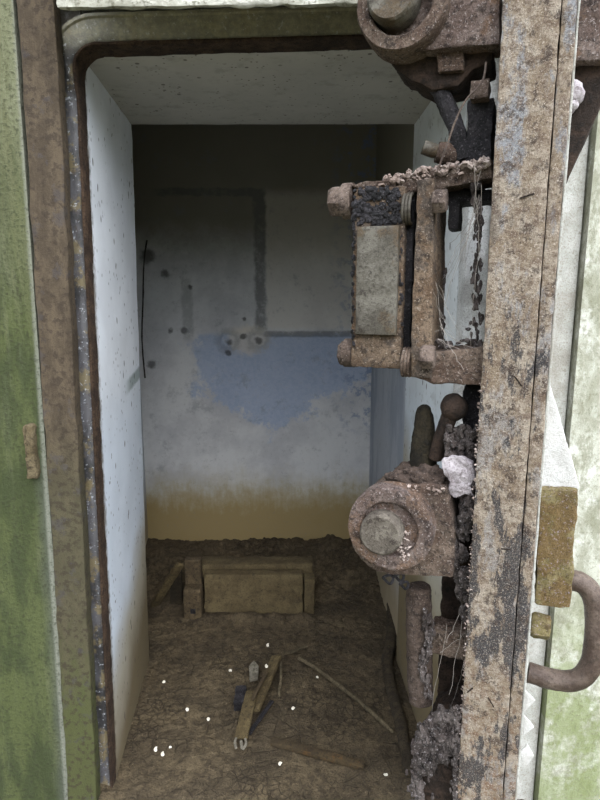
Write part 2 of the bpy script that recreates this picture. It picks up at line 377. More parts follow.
def chip(bm, p, s, flat=.3):
    n = random.randint(4, 6); R = Matrix.Rotation(random.uniform(0, 6.28), 3, 'Z') @ Matrix.Rotation(random.uniform(-.9, .9), 3, 'X') @ Matrix.Rotation(random.uniform(-.9, .9), 3, 'Y')
    top = []; bot = []
    for k in range(n):
        a = 2*pi*k/n + random.uniform(-.3, .3); r = s*random.uniform(.6, 1.2)
        top.append(bm.verts.new(Vector(p) + R @ Vector((r*cos(a), r*sin(a), s*flat*random.uniform(.6, 1.4)))))
        bot.append(bm.verts.new(Vector(p) + R @ Vector((r*cos(a)*1.05, r*sin(a)*1.05, -s*flat*random.uniform(.6, 1.4)))))
    bm.faces.new(top); bm.faces.new(bot[::-1])
    for k in range(n): bm.faces.new((top[k], bot[k], bot[(k+1) % n], top[(k+1) % n]))
def roughen(bm, bev=0.0, step=None, amp=0.0, freq=60, seg=2, seed=0.0):
    bmesh.ops.recalc_face_normals(bm, faces=bm.faces)
    if bev:
        es = [e for e in bm.edges if len(e.link_faces) == 2 and e.calc_face_angle(0) > .5]
        bmesh.ops.bevel(bm, geom=es, offset=bev, segments=seg, affect='EDGES', profile=.6)
    if step:
        step = max(.0035, step*.62) if step < .03 else step
        bmesh.ops.triangulate(bm, faces=[f for f in bm.faces if len(f.verts) > 4])
        for _ in range(7):
            es = [e for e in bm.edges if e.calc_length() > step*1.5]
            if not es or len(bm.verts) > 60000: break
            bmesh.ops.subdivide_edges(bm, edges=es, cuts=1, use_grid_fill=True)
            bmesh.ops.triangulate(bm, faces=[f for f in bm.faces if len(f.verts) > 4])
    if amp:
        bm.normal_update()
        off = Vector((seed, seed*2.3, seed*.7))
        mv = [(v, v.normal * (amp*(.45*mn.fractal((v.co+off)*freq, 1.0, 2.0, 3) + .40*mn.fractal((v.co+off)*freq*2.6, .8, 2.0, 4)))) for v in bm.verts]
        for v, d in mv: v.co += d
def obj(name, bm, mat, parent=None, smooth=40, **props):
    if smooth is not None:
        bm.normal_update()
        for f in bm.faces: f.smooth = True
        lim = radians(smooth)
        for e in bm.edges:
            if len(e.link_faces) == 2 and e.calc_face_angle(0) > lim: e.smooth = False
    me = bpy.data.meshes.new(name); bm.to_mesh(me); bm.free()
    o = bpy.data.objects.new(name, me); COL.objects.link(o)
    me.materials.append(M[mat] if isinstance(mat, str) else mat)
    if parent: o.parent = parent
    for k, v in props.items(): o[k] = v
    return o
def empty(name, loc=(0, 0, 0), rz=0, **props):
    o = bpy.data.objects.new(name, None); COL.objects.link(o); o.location = loc; o.rotation_euler = (0, 0, rz)
    o.empty_display_size = .1
    for k, v in props.items(): o[k] = v
    return o
def struct(name, bm, mat, parent=None, **kw):
    o = obj(name, bm, mat, parent, **kw)
    if not parent: o['kind'] = 'structure'
    return o
NB = bmesh.new

# ------------------------------------------------------------------ setting
ZT = 1.65           # soffit
XR = .335
YF, YR = 1.25, 1.72
def lean(z): return -.030*max(0, (ZT-z))/ZT
def lean_bm(bm):
    for v in bm.verts: v.co.x += lean(v.co.z)
def up(x): return .026*(x+.43)
def floorz(x, y):
    h = .012*mn.fractal(Vector((x*4, y*4, 1.3)), 1, 2, 4)
    t = min(1, max(0, (y-2.08)/.40)); t = t*t*(3-2*t)
    h += t*(.055 + .022*mn.fractal(Vector((x*11, y*11, 4)), 1, 2, 4) + .012*(x+.3))
    k = math.exp(-((x+.17)/.30)**4 - ((y-1.955)/.035)**2); h += .022*k*(1+.8*mn.fractal(Vector((x*16, y*16, 7)), 1, 2, 3))
    return h

bm = NB(); NX, NY = 210, 290
x0, x1, y0, y1 = -.80, .62, .85, 2.60
grid = []
for j in range(NY+1):
    row = []
    for i in range(NX+1):
        x = x0+(x1-x0)*i/NX; y = y0+(y1-y0)*j/NY
        z = floorz(x, y)
        dv, _ = mn.voronoi(Vector((x*19, y*19, 0)) + mn.noise_vector(Vector((x*24, y*24, 0)))*.35)
        crack = max(0, 1-(dv[1]-dv[0])/.09)
        pz = mn.noise(Vector((x*4.5, y*4.5, 9)))
        z -= .009*crack*min(1, max(.05, (.25+pz*2.2 - x*.6) if y < 2.08 else .9)) 
        z += .0035*mn.fractal(Vector((x*50, y*50, 2)), 1, 2, 4)
        if y > 2.05:
            cl = mn.fractal(Vector((x*28, y*34, 5)), .8, 2.1, 4); z += .020*min(1, (y-2.05)/.15)*cl*(1-.8*min(1, max(0, (y-2.36)/.12)))
        row.append(bm.verts.new((x, y, z)))
    grid.append(row)
for j in range(NY):
    for i in range(NX): bm.faces.new((grid[j][i], grid[j][i+1], grid[j+1][i+1], grid[j+1][i]))
struct('floor', bm, 'mud', smooth=80)

bm = NB(); box(bm, -8, 8, -8, 1.16, -.2, -.06); struct('ground', bm, 'ground')

bm = NB(); box(bm, -3.0, -.512, 1.175, 1.70, -.1, 3.2)
for v in bm.verts: v.co.x += (lean(v.co.z) if v.co.x > -1 else 0)
bmesh.ops.subdivide_edges(bm, edges=[e for e in bm.edges if e.calc_length() > 1.5], cuts=3)
struct('wall_left', bm, 'wall_l')
# the outside wall right of the doorway
bm = NB(); box(bm, .56, 3.0, 1.165, 1.70, -.1, 3.2); struct('wall_right', bm, 'wall_r')
bm = NB(); box(bm, -.408, .56, 1.075, 1.088, 1.661, 3.2)
for v in bm.verts:
    if v.co.z < 2: v.co.z += .012*(v.co.x+.43)
roughen(bm, .006, .022, .007, 40)
struct('wall_front', bm, 'lintel')
bm = NB(); box(bm, -.408, .56, 1.09, 1.135, 1.75, 3.2); box(bm, -.535, .56, 1.2, 1.26, 1.735, 3.2)
bm.free()
bm = NB(); prism(bm, [(-.535, 1.745), (.56, 1.745), (.56, 3.2), (-.535, 3.2)], 1.21, 1.26); struct('wall_over_frame', bm, 'lintel')
bm = NB(); box(bm, -.408, .56, 1.0885, 1.205, 1.755, 3.2); struct('wall_front_core', bm, 'lintel')
# plaster reveal
def poly(bm, pts, z0, z1):
    a = [bm.verts.new((x, y, z0)) for x, y in pts]; d = [bm.verts.new((x, y, z1)) for x, y in pts]; n = len(pts)
    bm.faces.new(a[::-1]); bm.faces.new(d)
    for i in range(n): bm.faces.new((a[i], a[(i+1) % n], d[(i+1) % n], d[i]))
bm = NB(); poly(bm, [(-.43, 1.252), (-.535, 1.252), (-.535, 1.72), (-.468, 1.72)], -.1, ZT+.25)
bmesh.ops.subdivide_edges(bm, edges=[e for e in bm.edges], cuts=5, use_grid_fill=True); lean_bm(bm)
roughen(bm, 0, .05, .003, 9)
struct('wall_reveal_left', bm, 'rev_l', smooth=30)
bm = NB(); poly(bm, [(XR, 1.252), (.318, 1.72), (.56, 1.72), (.56, 1.252)], -.1, ZT+.25)
bmesh.ops.subdivide_edges(bm, edges=[e for e in bm.edges], cuts=5, use_grid_fill=True)
struct('wall_reveal_right', bm, 'rev_r', smooth=30)
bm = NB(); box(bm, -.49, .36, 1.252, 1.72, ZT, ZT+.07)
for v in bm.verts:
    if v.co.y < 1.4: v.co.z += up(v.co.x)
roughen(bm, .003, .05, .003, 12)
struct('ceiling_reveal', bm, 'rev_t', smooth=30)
bm = NB(); box(bm, -3, 3, 1.262, 1.72, ZT+.075, 3.2)
# chamber
bm.free()
bm = NB(); box(bm, -.56, .58, 1.262, 1.715, ZT+.09, 2.4); struct('wall_mass_above', bm, 'lintel')
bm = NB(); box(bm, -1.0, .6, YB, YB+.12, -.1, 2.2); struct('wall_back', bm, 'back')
bm = NB(); poly(bm, [(-.83, 1.70), (-.70, 1.70), (-.712, YB), (-.83, YB)], -.1, 2.15); struct('wall_chamber_left', bm, 'side')
bm = NB(); poly(bm, [(.335, 1.722), (.56, 1.722), (.56, YB), (.318, YB)], -.1, 2.15); struct('wall_chamber_right', bm, 'side')
bm = NB(); box(bm, -.85, .6, 1.70, YB+.1, 2.15, 2.3); struct('ceiling', bm, 'side')
bm = NB(); box(bm, -.85, -.46, 1.705, 1.722, -.1, 2.15)
bm.free()

# steel door frame (part of the setting)
fr = empty('door_frame', (0, 0, 0), kind='structure')
def sweep(bm, path, prof):
    """path: list of (x,z,nx,nz) with outward normal; prof: list of (o,y)"""
    rings = []
    for x, z, nx, nz in path:
        rings.append([bm.verts.new((x+nx*o, y, z+nz*o)) for o, y in prof])
    m = len(prof)
    for i in range(len(path)-1):
        for k in range(m): bm.faces.new((rings[i][k], rings[i][(k+1) % m], rings[i+1][(k+1) % m], rings[i+1][k]))
    bm.faces.new(rings[0]); bm.faces.new(rings[-1][::-1])
RC = .042
path = []
zz = -.05
while zz < ZT-RC: path.append((-.43, zz, -1, 0)); zz += .03
for k in range(9):
    a = pi - (pi/2)*k/8
    path.append((-.43+RC+RC*cos(a), ZT-RC+RC*sin(a), cos(a), sin(a)))
xx = -.43+RC+.03
while xx < XR+.1: path.append((xx, ZT, 0, 1)); xx += .03
def fr_fix(bm):
    for v in bm.verts:
        k = min(1, max(0, (ZT-.005-v.co.z)/.09))
        if v.co.y < 1.25: v.co.y += .022*k*k*(3-2*k)
        if v.co.z > ZT-.06: v.co.z += up(v.co.x)
        v.co.x += lean(v.co.z)
bm = NB(); sweep(bm, path, [(0, 1.256), (0, 1.203), (.002, 1.199), (.006, 1.199), (.0075, 1.204), (.0075, 1.256)])
fr_fix(bm); roughen(bm, 0, .02, .0022, 90); obj('frame_lip', bm, 'lip', fr)
bm = NB(); sweep(bm, path, [(.008, 1.256), (.008, 1.210), (.012, 1.207), (.050, 1.207), (.0525, 1.203), (.058, 1.203), (.058, 1.256)])
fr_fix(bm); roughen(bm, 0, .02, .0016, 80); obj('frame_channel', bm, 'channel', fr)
bm = NB(); box(bm, -.517, -.450, 1.168, 1.20, -.06, 2.2)
roughen(bm, .002, .02, 0)
for v in bm.verts:
    v.co.x += lean(v.co.z) + .003*mn.fractal(Vector((v.co.x, 0, v.co.z*14)), 1, 2, 3)
obj('frame_plate', bm, 'plate', fr)
bm = NB(); box(bm, XR, XR+.05, 1.20, 1.25, -.05, ZT+.02); roughen(bm, .003, .03, .0015); obj('frame_jamb', bm, 'jambwhite', fr)
bm = NB(); box(bm, XR+.052, .557, 1.185, 1.25, -.05, 1.70); roughen(bm, .003, .05, .0015); obj('frame_jamb_plate', bm, 'paleframe', fr)
# cast nib on the left wall beside the frame plate
bm = NB(); q = P(33, 452, 1.172); box(bm, q.x-.011, q.x+.010, 1.158, 1.18, q.z-.055, q.z+.06)
roughen(bm, .005, .008, .005, 60); obj('frame_lug', bm, 'lugrust', fr)

# ------------------------------------------------------------------ the door
door = empty('steel_door', tuple(DO), -DA, category='door',
    label='rusted heavy steel door standing open edge-on at the right of the doorway, with latch gear')
sx0, sx1 = LX(480.5, 390), LX(532.5, 390)
fx1 = LX(547, 390, .006)
DTOP, DBOT = 1.655, .03
bm = NB(); box(bm, sx0, sx1, 0, .035, DBOT, DTOP); roughen(bm, .0025, .012, .0022, 55)
strip = obj('edge_strip', bm, 'edge', door, label='pale rusted edge strip with blue grey paint remains')
bm = NB(); box(bm, sx1+.0012, fx1, .004, .036, DBOT, DTOP); roughen(bm, .002, .014, .0016, 60, seed=3)
obj('edge_flange', bm, 'edge', door)
bm = NB(); box(bm, sx0+.012, fx1-.003, .037, .37, DBOT, DTOP); obj('door_leaf', bm, 'dark', door)
bm = NB(); box(bm, fx1+.0005, LX(549.5, 390, .02), .014, .37, DBOT, DTOP); roughen(bm, .001, .03, .0012, 70); obj('highlight_plate', bm, 'paleframe', door)  # thin added plate, its pale colour stands in for the bright edge highlight
for px, py, ang, ln in ((518, 381, -.9, .016), (506, 549, .05, .013), (491, 702, -1.0, .016), (527, 196, .25, .017), (470, 690, .9, .012)):
    p = L(px, py, 0); bm = NB()
    box(bm, -ln/2, ln/2, -.0012, .003, -.0009, .0009)
    bmesh.ops.rotate(bm, verts=bm.verts, cent=(0, 0, 0), matrix=Matrix.Rotation(-ang, 3, 'Y'))
    bmesh.ops.translate(bm, verts=bm.verts, vec=p); roughen(bm, 0, .004, .001, 200)
    obj('gouge', bm, 'dark', strip)

bm = NB()
for i in range(230):
    py = 380+random.random()**.8*420; z = LZ(478, py)
    chip(bm, (sx0+random.gauss(-.0005, .0012), random.uniform(-.001, .012), z), random.uniform(.0008, .0026))
obj('edge_crust', bm, 'flake', strip, kind='stuff', label='pale crumbs along the left edge')
for z in (.45, 1.25):
    bm = NB(); xm = (sx0+fx1)/2; tube(bm, [(xm, .392, z-.07), (xm, .392, z+.07)], .020, 16); box(bm, xm-.012, xm+.012, .40, .468, z-.05, z+.05)
    roughen(bm, .002, .012, .001); obj('hinge', bm, 'brown', door)
def pxm(px, py, yl):     # metres per picture pixel at that place
    return abs(LX(px+.5, py, yl)-LX(px-.5, py, yl))

# --- roller at the top -------------------------------------------------
def roller(parent, cx, cy, R, r, pcx, pcy, yl, depth, mat, ring=False):
    k = pxm(cx, cy, yl); o = L(cx, cy, yl); Rm = R*k; rm = r*k
    bm = NB()
    if ring: lathe(bm, o.x, o.z, [(Rm*.66, yl+.03), (Rm*.68, yl+.001), (Rm*.72, yl-.002), (Rm*.96, yl-.001), (Rm, yl+.004), (Rm, yl+depth)])
    else: lathe(bm, o.x, o.z, [(rm*1.27, yl+.010), (rm*1.33, yl+.001), (rm*1.38, yl), (Rm*.95, yl), (Rm*.995, yl+.002), (Rm, yl+.007), (Rm, yl+depth)])
    roughen(bm, 0, .006, .0014, 75, seed=cy); ro = obj('roller', bm, mat, parent)
    q = L(pcx, pcy, yl); bm = NB()
    lathe(bm, q.x, q.z, [(rm*.88, yl-.014), (rm*.97, yl-.011), (rm, yl-.005), (rm, yl+.02)])
    roughen(bm, 0, .005, .0009, 90, seed=cy+3); obj('pin', bm, 'worn' if ring else 'pinrust', parent)
    return ro
Y0 = .0
bm = NB(); lprism(bm, [(398, -50), (500, -52), (500, 44), (470, 46), (432, 50), (402, 47), (370, 30), (360, -10)], .022, .05)
roughen(bm, .004, .008, .0022, 60)
ub = obj('upper_roller_bracket', bm, 'pink', door)
roller(ub, 401, 0, 46, 25, 393, -2, -.002, .05, 'brown', True)
bm = NB(); lprism(bm, [(384, 48), (420, 54), (492, 44), (492, 62), (472, 70), (458, 86), (432, 90), (412, 80), (394, 68)], .045, .07)
roughen(bm, .004, .008, .0035, 50, seed=5); obj('lower_cheek', bm, 'dark', ub)
bm = NB(); lprism(bm, [(436, 50), (463, 48), (464, 70), (438, 72)], .036, .03); roughen(bm, .002, .006, .0015); obj('lug', bm, 'brown', ub)
bm = NB(); tube(bm, smooth_path([L(434, 78, .06), L(446, 104, .06), L(456, 128, .06), L(464, 160, .06)], 5), .0115, 12); roughen(bm, 0, .006, .0022, 70)
obj('lever', bm, 'black', ub)
bm = NB(); lbox(bm, 470, 79, 489, 98, .03, .03); roughen(bm, .003, .007, .002); obj('bolt_head', bm, 'bolt', ub)
bm = NB(); lbox(bm, 466, 98, 492, 168, .05, .06); roughen(bm, .004, .009, .004); obj('guide', bm, 'black', ub)
bm = NB(); tube(bm, smooth_path([L(423, 147, .05), L(436, 151, .055), L(470, 158, .07)], 4), .0095, 14); roughen(bm, .0015, .005, .001, 90)
st = obj('stub_shaft', bm, 'worn', ub, label='bare grey metal stub shaft')
bm = NB(); tube(bm, [L(437, 152, .056), L(446, 154, .06), L(458, 157, .066)], [.0135, .0145, .0138], 16); roughen(bm, .0015, .005, .0025, 70); obj('collar', bm, 'brown', st)

# --- latch in the middle ------------------------------------------------
bm = NB()
lbox(bm, 352, 187, 403, 368, .02, .085)
roughen(bm, .004, .007, .0026, 60)
lh = obj('latch_housing', bm, 'orange', door)
bm = NB(); lbox(bm, 356, 226, 397, 335, .010, .05); roughen(bm, .002, .01, .0008, 50)
obj('latch_bolt', bm, 'worn', lh, label='pale worn rectangular latch bolt')
bm = NB()
for i in range(170):
    p = L(random.uniform(354, 401), random.uniform(189, 225), .020)
    blob_bm(bm, p, random.uniform(.0018, .0055), .9, 160, 2, i, (1, .7, 1))
for i in range(70):
    p = L(random.choice((352.5, 353, 354, 400, 402)), random.uniform(215, 345), .021); blob_bm(bm, p, random.uniform(.001, .0032), .8, 160, 1, i, (1, 1, 1.6))
obj('grease', bm, 'black', lh, kind='stuff', label='lumpy black grease')
bm = NB(); lbox(bm, 402, 190, 412, 372, .035, .07); roughen(bm, .002, .008, .004, 50); obj('spacer', bm, 'black', lh)
for i, (px, py) in enumerate(((408, 209), (407, 362))):
    bm = NB(); o = L(px, py, .03)
    for k in range(3):
        pts = [(o.x-.004+.0045*k+.0008*sin(a), o.y+.018*cos(a), o.z+.020*sin(a)) for a in [2*pi*j/24 for j in range(25)]]
        tube(bm, pts, .0022, 8)
    obj('spring_washer', bm, 'worn' if i == 0 else 'brown', lh)
bm = NB(); lprism(bm, [(417, 180), (434, 178), (433, 250), (432, 330), (431, 379), (411, 377), (411, 330), (414, 260), (416, 215)], .012, .115)
roughen(bm, .003, .008, .0024, 45, seed=9)
obj('cheek_plate', bm, 'orange', lh)
bm = NB(); lprism(bm, [(352, 188), (345, 186), (372, 181), (410, 176), (434, 170), (492, 158), (492, 178), (440, 189), (400, 193)], .03, .075)
roughen(bm, .003, .008, .004, 55, seed=2)
obj('top_bar', bm, 'brown', lh)
bm = NB(); lprism(bm, [(410, 352), (440, 352), (492, 346), (492, 386), (430, 383), (408, 376)], .022, .10)
roughen(bm, .003, .009, .004, 45, seed=4)
obj('bottom_bar', bm, 'brown', lh)
bm = NB(); lbox(bm, 446, 190, 492, 202, .06, .05); lbox(bm, 448, 200, 459, 229, .06, .04); roughen(bm, .002, .008, .003); obj('stop', bm, 'black', lh)
for px0, px1, py, r in ((331, 353, 201, 15), (340, 354, 353, 12.5), (433, 447, 201, 12), (420, 435, 357, 12)):
    k = pxm(px0, py, .02); bm = NB()
    yy = .045 if px0 < 400 else .004
    hexx(bm, LX(px0, py, yy), LX(px1, py, yy), yy, LZ((px0+px1)/2, py, yy), r*k)
    if px0 < 400: tube(bm, [(LX(px1-9, py, yy), yy, LZ(px1, py, yy)), (LX(px1+1, py, yy), yy, LZ(px1, py, yy))], r*k*1.12, 20)
    roughen(bm, .0008, .004, .0007, 90, seed=px0); obj('hex_bolt', bm, 'bolt', lh)
bm = NB()
for i in range(150):
    blob_bm(bm, L(random.uniform(436, 484), 366-abs(random.gauss(0, 13))+random.uniform(0, 8), random.uniform(.03, .09)), random.uniform(.0022, .0065), 1.0, 150, 2, i, (1.1, .9, .9))
for i in range(70):
    blob_bm(bm, L(441+random.gauss(0, 2.5), random.uniform(190, 345), random.uniform(.1, .128)), random.uniform(.0015, .0048), 1.0, 150, 2, i, (.9, .9, 1.7))
for i in range(80):
    blob_bm(bm, L(481-abs(random.gauss(0, 5)), random.uniform(172, 350), random.uniform(.03, .05)), random.uniform(.0012, .004), 1.0, 150, 2, i, (.8, .9, 2.0))
obj('dirt_crust', bm, 'dirt', lh, kind='stuff', label='dark cobwebbed dirt around the opening')
bm = NB()
for i in range(240):
    t = random.random()**.8; px = 380+t*110; py = 180-(px-380)*.15 + random.uniform(-5, 6)
    chip(bm, L(px, py, random.uniform(.022, .05)), random.uniform(.0016, .0062))
obj('rust_flakes', bm, 'flake', lh, kind='stuff', label='crumbling pale rust flakes')

# --- roller in the lower middle ------------------------------------------
pix = []
for k in range(13):
    a = radians(95 + 170*k/12); pix.append((394+45*cos(a), 530-45*sin(a)))
bm = NB(); lprism(bm, pix + [(420, 576), (453, 578), (455, 540), (448, 489), (425, 484)], .006, .085)
roughen(bm, .004, .007, .0024, 55, seed=1)
lb = obj('lower_roller_bracket', bm, 'brown', door)
roller(lb, 389, 530, 43, 21.5, 382, 532, -.024, .034, 'pink')
bm = NB(); lbox(bm, 448, 486, 490, 580, .075, .03); roughen(bm, .004, .01, .006, 30); obj('hub_plate', bm, 'dark', lb)
bm = NB(); blob_bm(bm, L(422, 482, .045), .036, .45, 55, 5, 3, (1.15, 1.0, .72)); obj('dirt_crust', bm, 'rodrust', lb)
bm = NB()
for i in range(90):
    px = random.uniform(372, 446); chip(bm, L(px, 490+random.uniform(-5, 3)+.004*(px-405)**2*.6, random.uniform(-.002, .03)), random.uniform(.0015, .0042))
for i in range(30):
    chip(bm, L(random.uniform(398, 410), random.uniform(525, 560), -.025), random.uniform(.001, .003))
obj('rust_flakes', bm, 'flake', lb, kind='stuff')
bm = NB(); tube(bm, [L(424, 405, .07), L(424, 408, .07), L(424, 415, .07), L(424, 440, .07), L(422, 475, .07)], [.004, .010, .0135, .0185, .022], 16); roughen(bm, 0, .007, .003, 50)
obj('finger', bm, 'lever', lb, label='dark olive tapered finger')
bm = NB(); blob_bm(bm, L(454, 407, .045), .0195, .12, 40, 4, 5); tube(bm, [L(450, 415, .045), L(440, 440, .05), L(436, 458, .055)], [.012, .0105, .011], 12); roughen(bm, 0, .006, .001, 60)
obj('ball_lever', bm, 'dark', lb)
bm = NB(); lbox(bm, 462, 384, 488, 470, .07, .05); roughen(bm, .006, .01, .008, 30); obj('guide', bm, 'black', lb)
# plaster flake, dirt strings behind it
bm = NB(); lprism(bm, [(441, 460), (452, 456), (463, 458), (472, 464), (476, 478), (470, 486), (474, 497), (464, 494), (456, 498), (447, 494), (450, 482), (444, 474)], .012, .010)
roughen(bm, .001, .006, .006, 60, seed=8); obj('plaster_flake', bm, 'plasterflake', lb, label='lilac grey plaster flake')
bm = NB()
for i in range(150):
    t = random.random(); blob_bm(bm, L(462+7*sin(t*9)+random.gauss(0, 4), 478+t*140, .022+random.uniform(-.006, .012)), random.uniform(.0025, .0075), 1.0, 150, 2, i, (.8, .8, 1.7))
for i in range(90):
    blob_bm(bm, L(random.uniform(446, 480), random.uniform(428, 466), .035+random.uniform(-.006, .01)), random.uniform(.003, .0075), 1.0, 150, 2, i+40, (.9, .9, 1.3))
obj('dirt_string', bm, 'dirt', lb, kind='stuff', label='grey cobwebbed dirt')
bm = NB()
for cx, cy, rx in ((388, 579, 5), (399, 577, 4.5), (404, 585, 4)):
    o = L(cx, cy, .02); k = pxm(cx, cy, .02)
    tube(bm, [(o.x+rx*k*cos(a), o.y+.004*sin(2*a), o.z+rx*k*.8*sin(a)) for a in [2*pi*j/18 for j in range(19)]], .0022, 7)
obj('chain', bm, 'black', lb)

# --- locking rod and bottom bracket ---------------------------------------
bm = NB(); tube(bm, [L(419, 586, .06), L(419, 600, .06), L(419, 640, .06), L(420, 680, .06), L(421, 701, .06)], [.0185, .0205, .0205, .0205, .0195], 20); roughen(bm, .002, .008, .003, 60)
rod = obj('locking_rod', bm, 'rodrust', door)
bm = NB(); lbox(bm, 430, 632, 470, 658, .05, .04); roughen(bm, .003, .008, .004); obj('guide_bracket', bm, 'brown', rod)
bm = NB(); lbox(bm, 437, 577, 476, 800, .125, .02)  # dark plate added to stand for the shadow on the leaf's inner side
roughen(bm, .004, .012, .006, 30); obj('shadow_plate', bm, 'dark', rod)
bm = NB()
for i in range(110):
    t = random.random(); blob_bm(bm, L(425+4*sin(t*7)+random.gauss(0, 2.5)+t*3, 612+t*85, .037+random.uniform(-.004, .004)), random.uniform(.0014, .0042), 1.0, 160, 2, i, (.8, .8, 1.8))
obj('dirt_string', bm, 'dirt', rod, kind='stuff', label='grey cobwebbed dirt')
bm = NB(); lprism(bm, [(420, 748), (430, 728), (452, 722), (468, 724), (466, 840), (418, 840)], .02, .09)
roughen(bm, .006, .008, .008, 40)
bb = obj('bottom_roller_bracket', bm, 'dark', door)
bm = NB()
for i in range(260):
    a = random.random(); px = 416+a*44; top = 735-22*sin(a*2.2)
    blob_bm(bm, L(px, top+random.random()**1.5*48, .014+random.uniform(-.004, .006)), random.uniform(.003, .0085), 1.0, 140, 2, i, (.9, .8, 1.4))
for i in range(110):
    blob_bm(bm, L(419+random.gauss(0, 4), 745+i*.6, .012), random.uniform(.002, .0055), 1.0, 150, 2, i, (.8, .8, 1.8))
for i in range(90): blob_bm(bm, L(456+random.gauss(0, 2), 708+i*1.05, .004), random.uniform(.0015, .004), 1.0, 150, 2, i, (.8, .8, 1.8))
obj('dirt_crust', bm, 'dirt', bb, kind='stuff', label='thick grey cobwebbed dirt')

# --- outer side: handle, block, gussets ---------------------------------------
YH = .06
hp = [(528, 672), (552, 679), (570, 681), (583, 676), (592, 662), (595, 642), (596, 618), (594, 600), (586, 586), (572, 580), (545, 578)]
bm = NB(); tube(bm, smooth_path([L(px, py, YH) for px, py in hp], 5), .0150, 20); roughen(bm, 0, .008, .0012, 60)
obj('handle', bm, 'iron', door, label='thick bent iron handle')
bm = NB(); lprism(bm, [(540, 489), (560, 490), (578, 491), (577, 520), (573, 545), (574, 575), (570, 609), (535, 606)], .035, .06)
roughen(bm, .004, .008, .0035, 50, seed=6); blk = obj('handle_block', bm, 'olive', door, label='olive rusted block above the handle')
bm = NB(); lprism(bm, [(547, 384), (551, 388), (580, 489), (541, 489)], .05, .02); roughen(bm, .002, .01, .002, 50); obj('gusset', bm, 'white', blk, label='white triangular gusset')
bm = NB(); p = L(540, 626, .05); hexx(bm, p.x-.012, p.x+.014, .05, p.z, .019); roughen(bm, .001, .005, .002); obj('hex_nut', bm, 'olive', blk)
bm = NB(); lprism(bm, [(560, 0-60), (612, -60), (612, 60), (568, 62)], .045, .05); roughen(bm, .004, .01, .003, 50)
hb = obj('hinge_bracket', bm, 'pink', door)
bm = NB(); lprism(bm, [(560, 62), (612, 62), (606, 95), (564, 187), (558, 180)], .062, .03); roughen(bm, .003, .01, .0015, 50); obj('gusset', bm, 'dark', hb, label='dark triangular gusset')
for q, poly_ in enumerate(([(525, 691), (535, 701), (524, 712)], [(524, 716), (534, 728), (523, 736)], [(520, 752), (527, 745), (534, 757), (525, 768)])):
    bm = NB(); lprism(bm, poly_, .03, .004); roughen(bm, .0006, .004, .001, 80); obj('paint_flake', bm, 'white', door, label='peeling white paint flake')
bm = NB(); blob_bm(bm, L(572, 92, .05), .016, .5, 50, 3, 2, (.8, .7, 1)); blob_bm(bm, L(570, 108, .05), .01, .5, 50, 3, 6); obj('dust_tuft', bm, 'plasterflake', hb)

# ------------------------------------------------------------------ cobwebs and wire
def strands(name, segs, r, label, mat='web'):
    bm = NB()
    for a, d, sag in segs:
        a = DO + dr*a.x + dd*a.y + Vector((0, 0, a.z)); d = DO + dr*d.x + dd*d.y + Vector((0, 0, d.z))
        n = 9; tube(bm, [a.lerp(d, i/n) + Vector((random.uniform(-1, 1), random.uniform(-1, 1), random.uniform(-1, 1)))*.0016 + Vector((0, 0, -sag*sin(pi*i/n))) for i in range(n+1)], r*random.uniform(.5, 1.5), 5)
    o = obj(name, bm, mat); return o
sg = []
for i in range(9): sg.append((L(random.uniform(476, 482), random.uniform(165, 230), .02), L(random.uniform(438, 476), random.uniform(215, 345), random.uniform(.02, .08)), random.uniform(-.004, .012)))
for i in range(10): sg.append((L(random.uniform(432, 440), random.uniform(280, 345), .02), L(random.uniform(445, 480), random.uniform(320, 372), random.uniform(.01, .06)), random.uniform(0, .01)))
sg.append((L(475, 165, .02), L(479, 245, .02), 0)); sg.append((L(479, 245, .02), L(470, 345, .03), .0))
o = strands('cobweb', sg, .00022, ''); o['label'] = 'pale cobweb strands across the gap between latch and door edge'; o['category'] = 'cobweb'; o['kind'] = 'stuff'
sg = []
for i in range(8): sg.append((L(random.uniform(440, 476), random.uniform(590, 640), .03), L(random.uniform(425, 470), random.uniform(640, 720), random.uniform(.02, .05)), random.uniform(-.004, .01)))
o = strands('cobweb', sg, .00022, ''); o['label'] = 'thin grey cobweb beside the upright locking rod below the round roller'; o['category'] = 'cobweb'; o['kind'] = 'stuff'
bm = NB(); W = [(486, 62), (482, 82), (466, 100), (455, 122), (446, 148), (437, 172)]
pts = [L(px, py, .012) for px, py in W]; pts = smooth_path([DO + dr*p.x + dd*p.y + Vector((0, 0, p.z)) for p in pts], 5)
tube(bm, pts, .0014, 6); o = obj('wire', bm, 'iron'); o['label'] = 'thin loose wire dangling from upper roller bracket to the latch'; o['category'] = 'wire'

# ------------------------------------------------------------------ things in the chamber
def tag(o, label, cat, group=None):
    o['label'] = label; o['category'] = cat
    if group: o['group'] = group
    return o
# half buried concrete trough
tr = empty('concrete_trough', (-.17, 2.0, 0)); tag(tr, 'half-buried muddy concrete trough lying before the back wall', 'trough')
def put(name, bm, mat, par, **k):
    bmesh.ops.translate(bm, verts=bm.verts, vec=-(par.location if par.parent is None else par.parent.location)); return obj(name, bm, mat, par, **k)
a = P(204, 600, 1.99); d = P(303, 600, 1.99)
zt = P(250, 575, 2.0).z
bm = NB(); box(bm, a.x, d.x, 1.985, 2.03, -.03, zt)
for v in bm.verts:
    if v.co.z > 0: v.co.y += .018
roughen(bm, .008, .012, .009, 22)
put('front_slab', bm, 'slabm', tr)
a2 = P(199, 565, 2.06); d2 = P(313, 565, 2.06); z0 = P(250, 572, 2.06).z; z1 = P(250, 564, 2.06).z
bm = NB(); box(bm, a2.x, d2.x, 2.055, 2.13, z0-.02, z1); roughen(bm, .007, .012, .008, 24, seed=3)
put('rim', bm, 'slabm', tr)
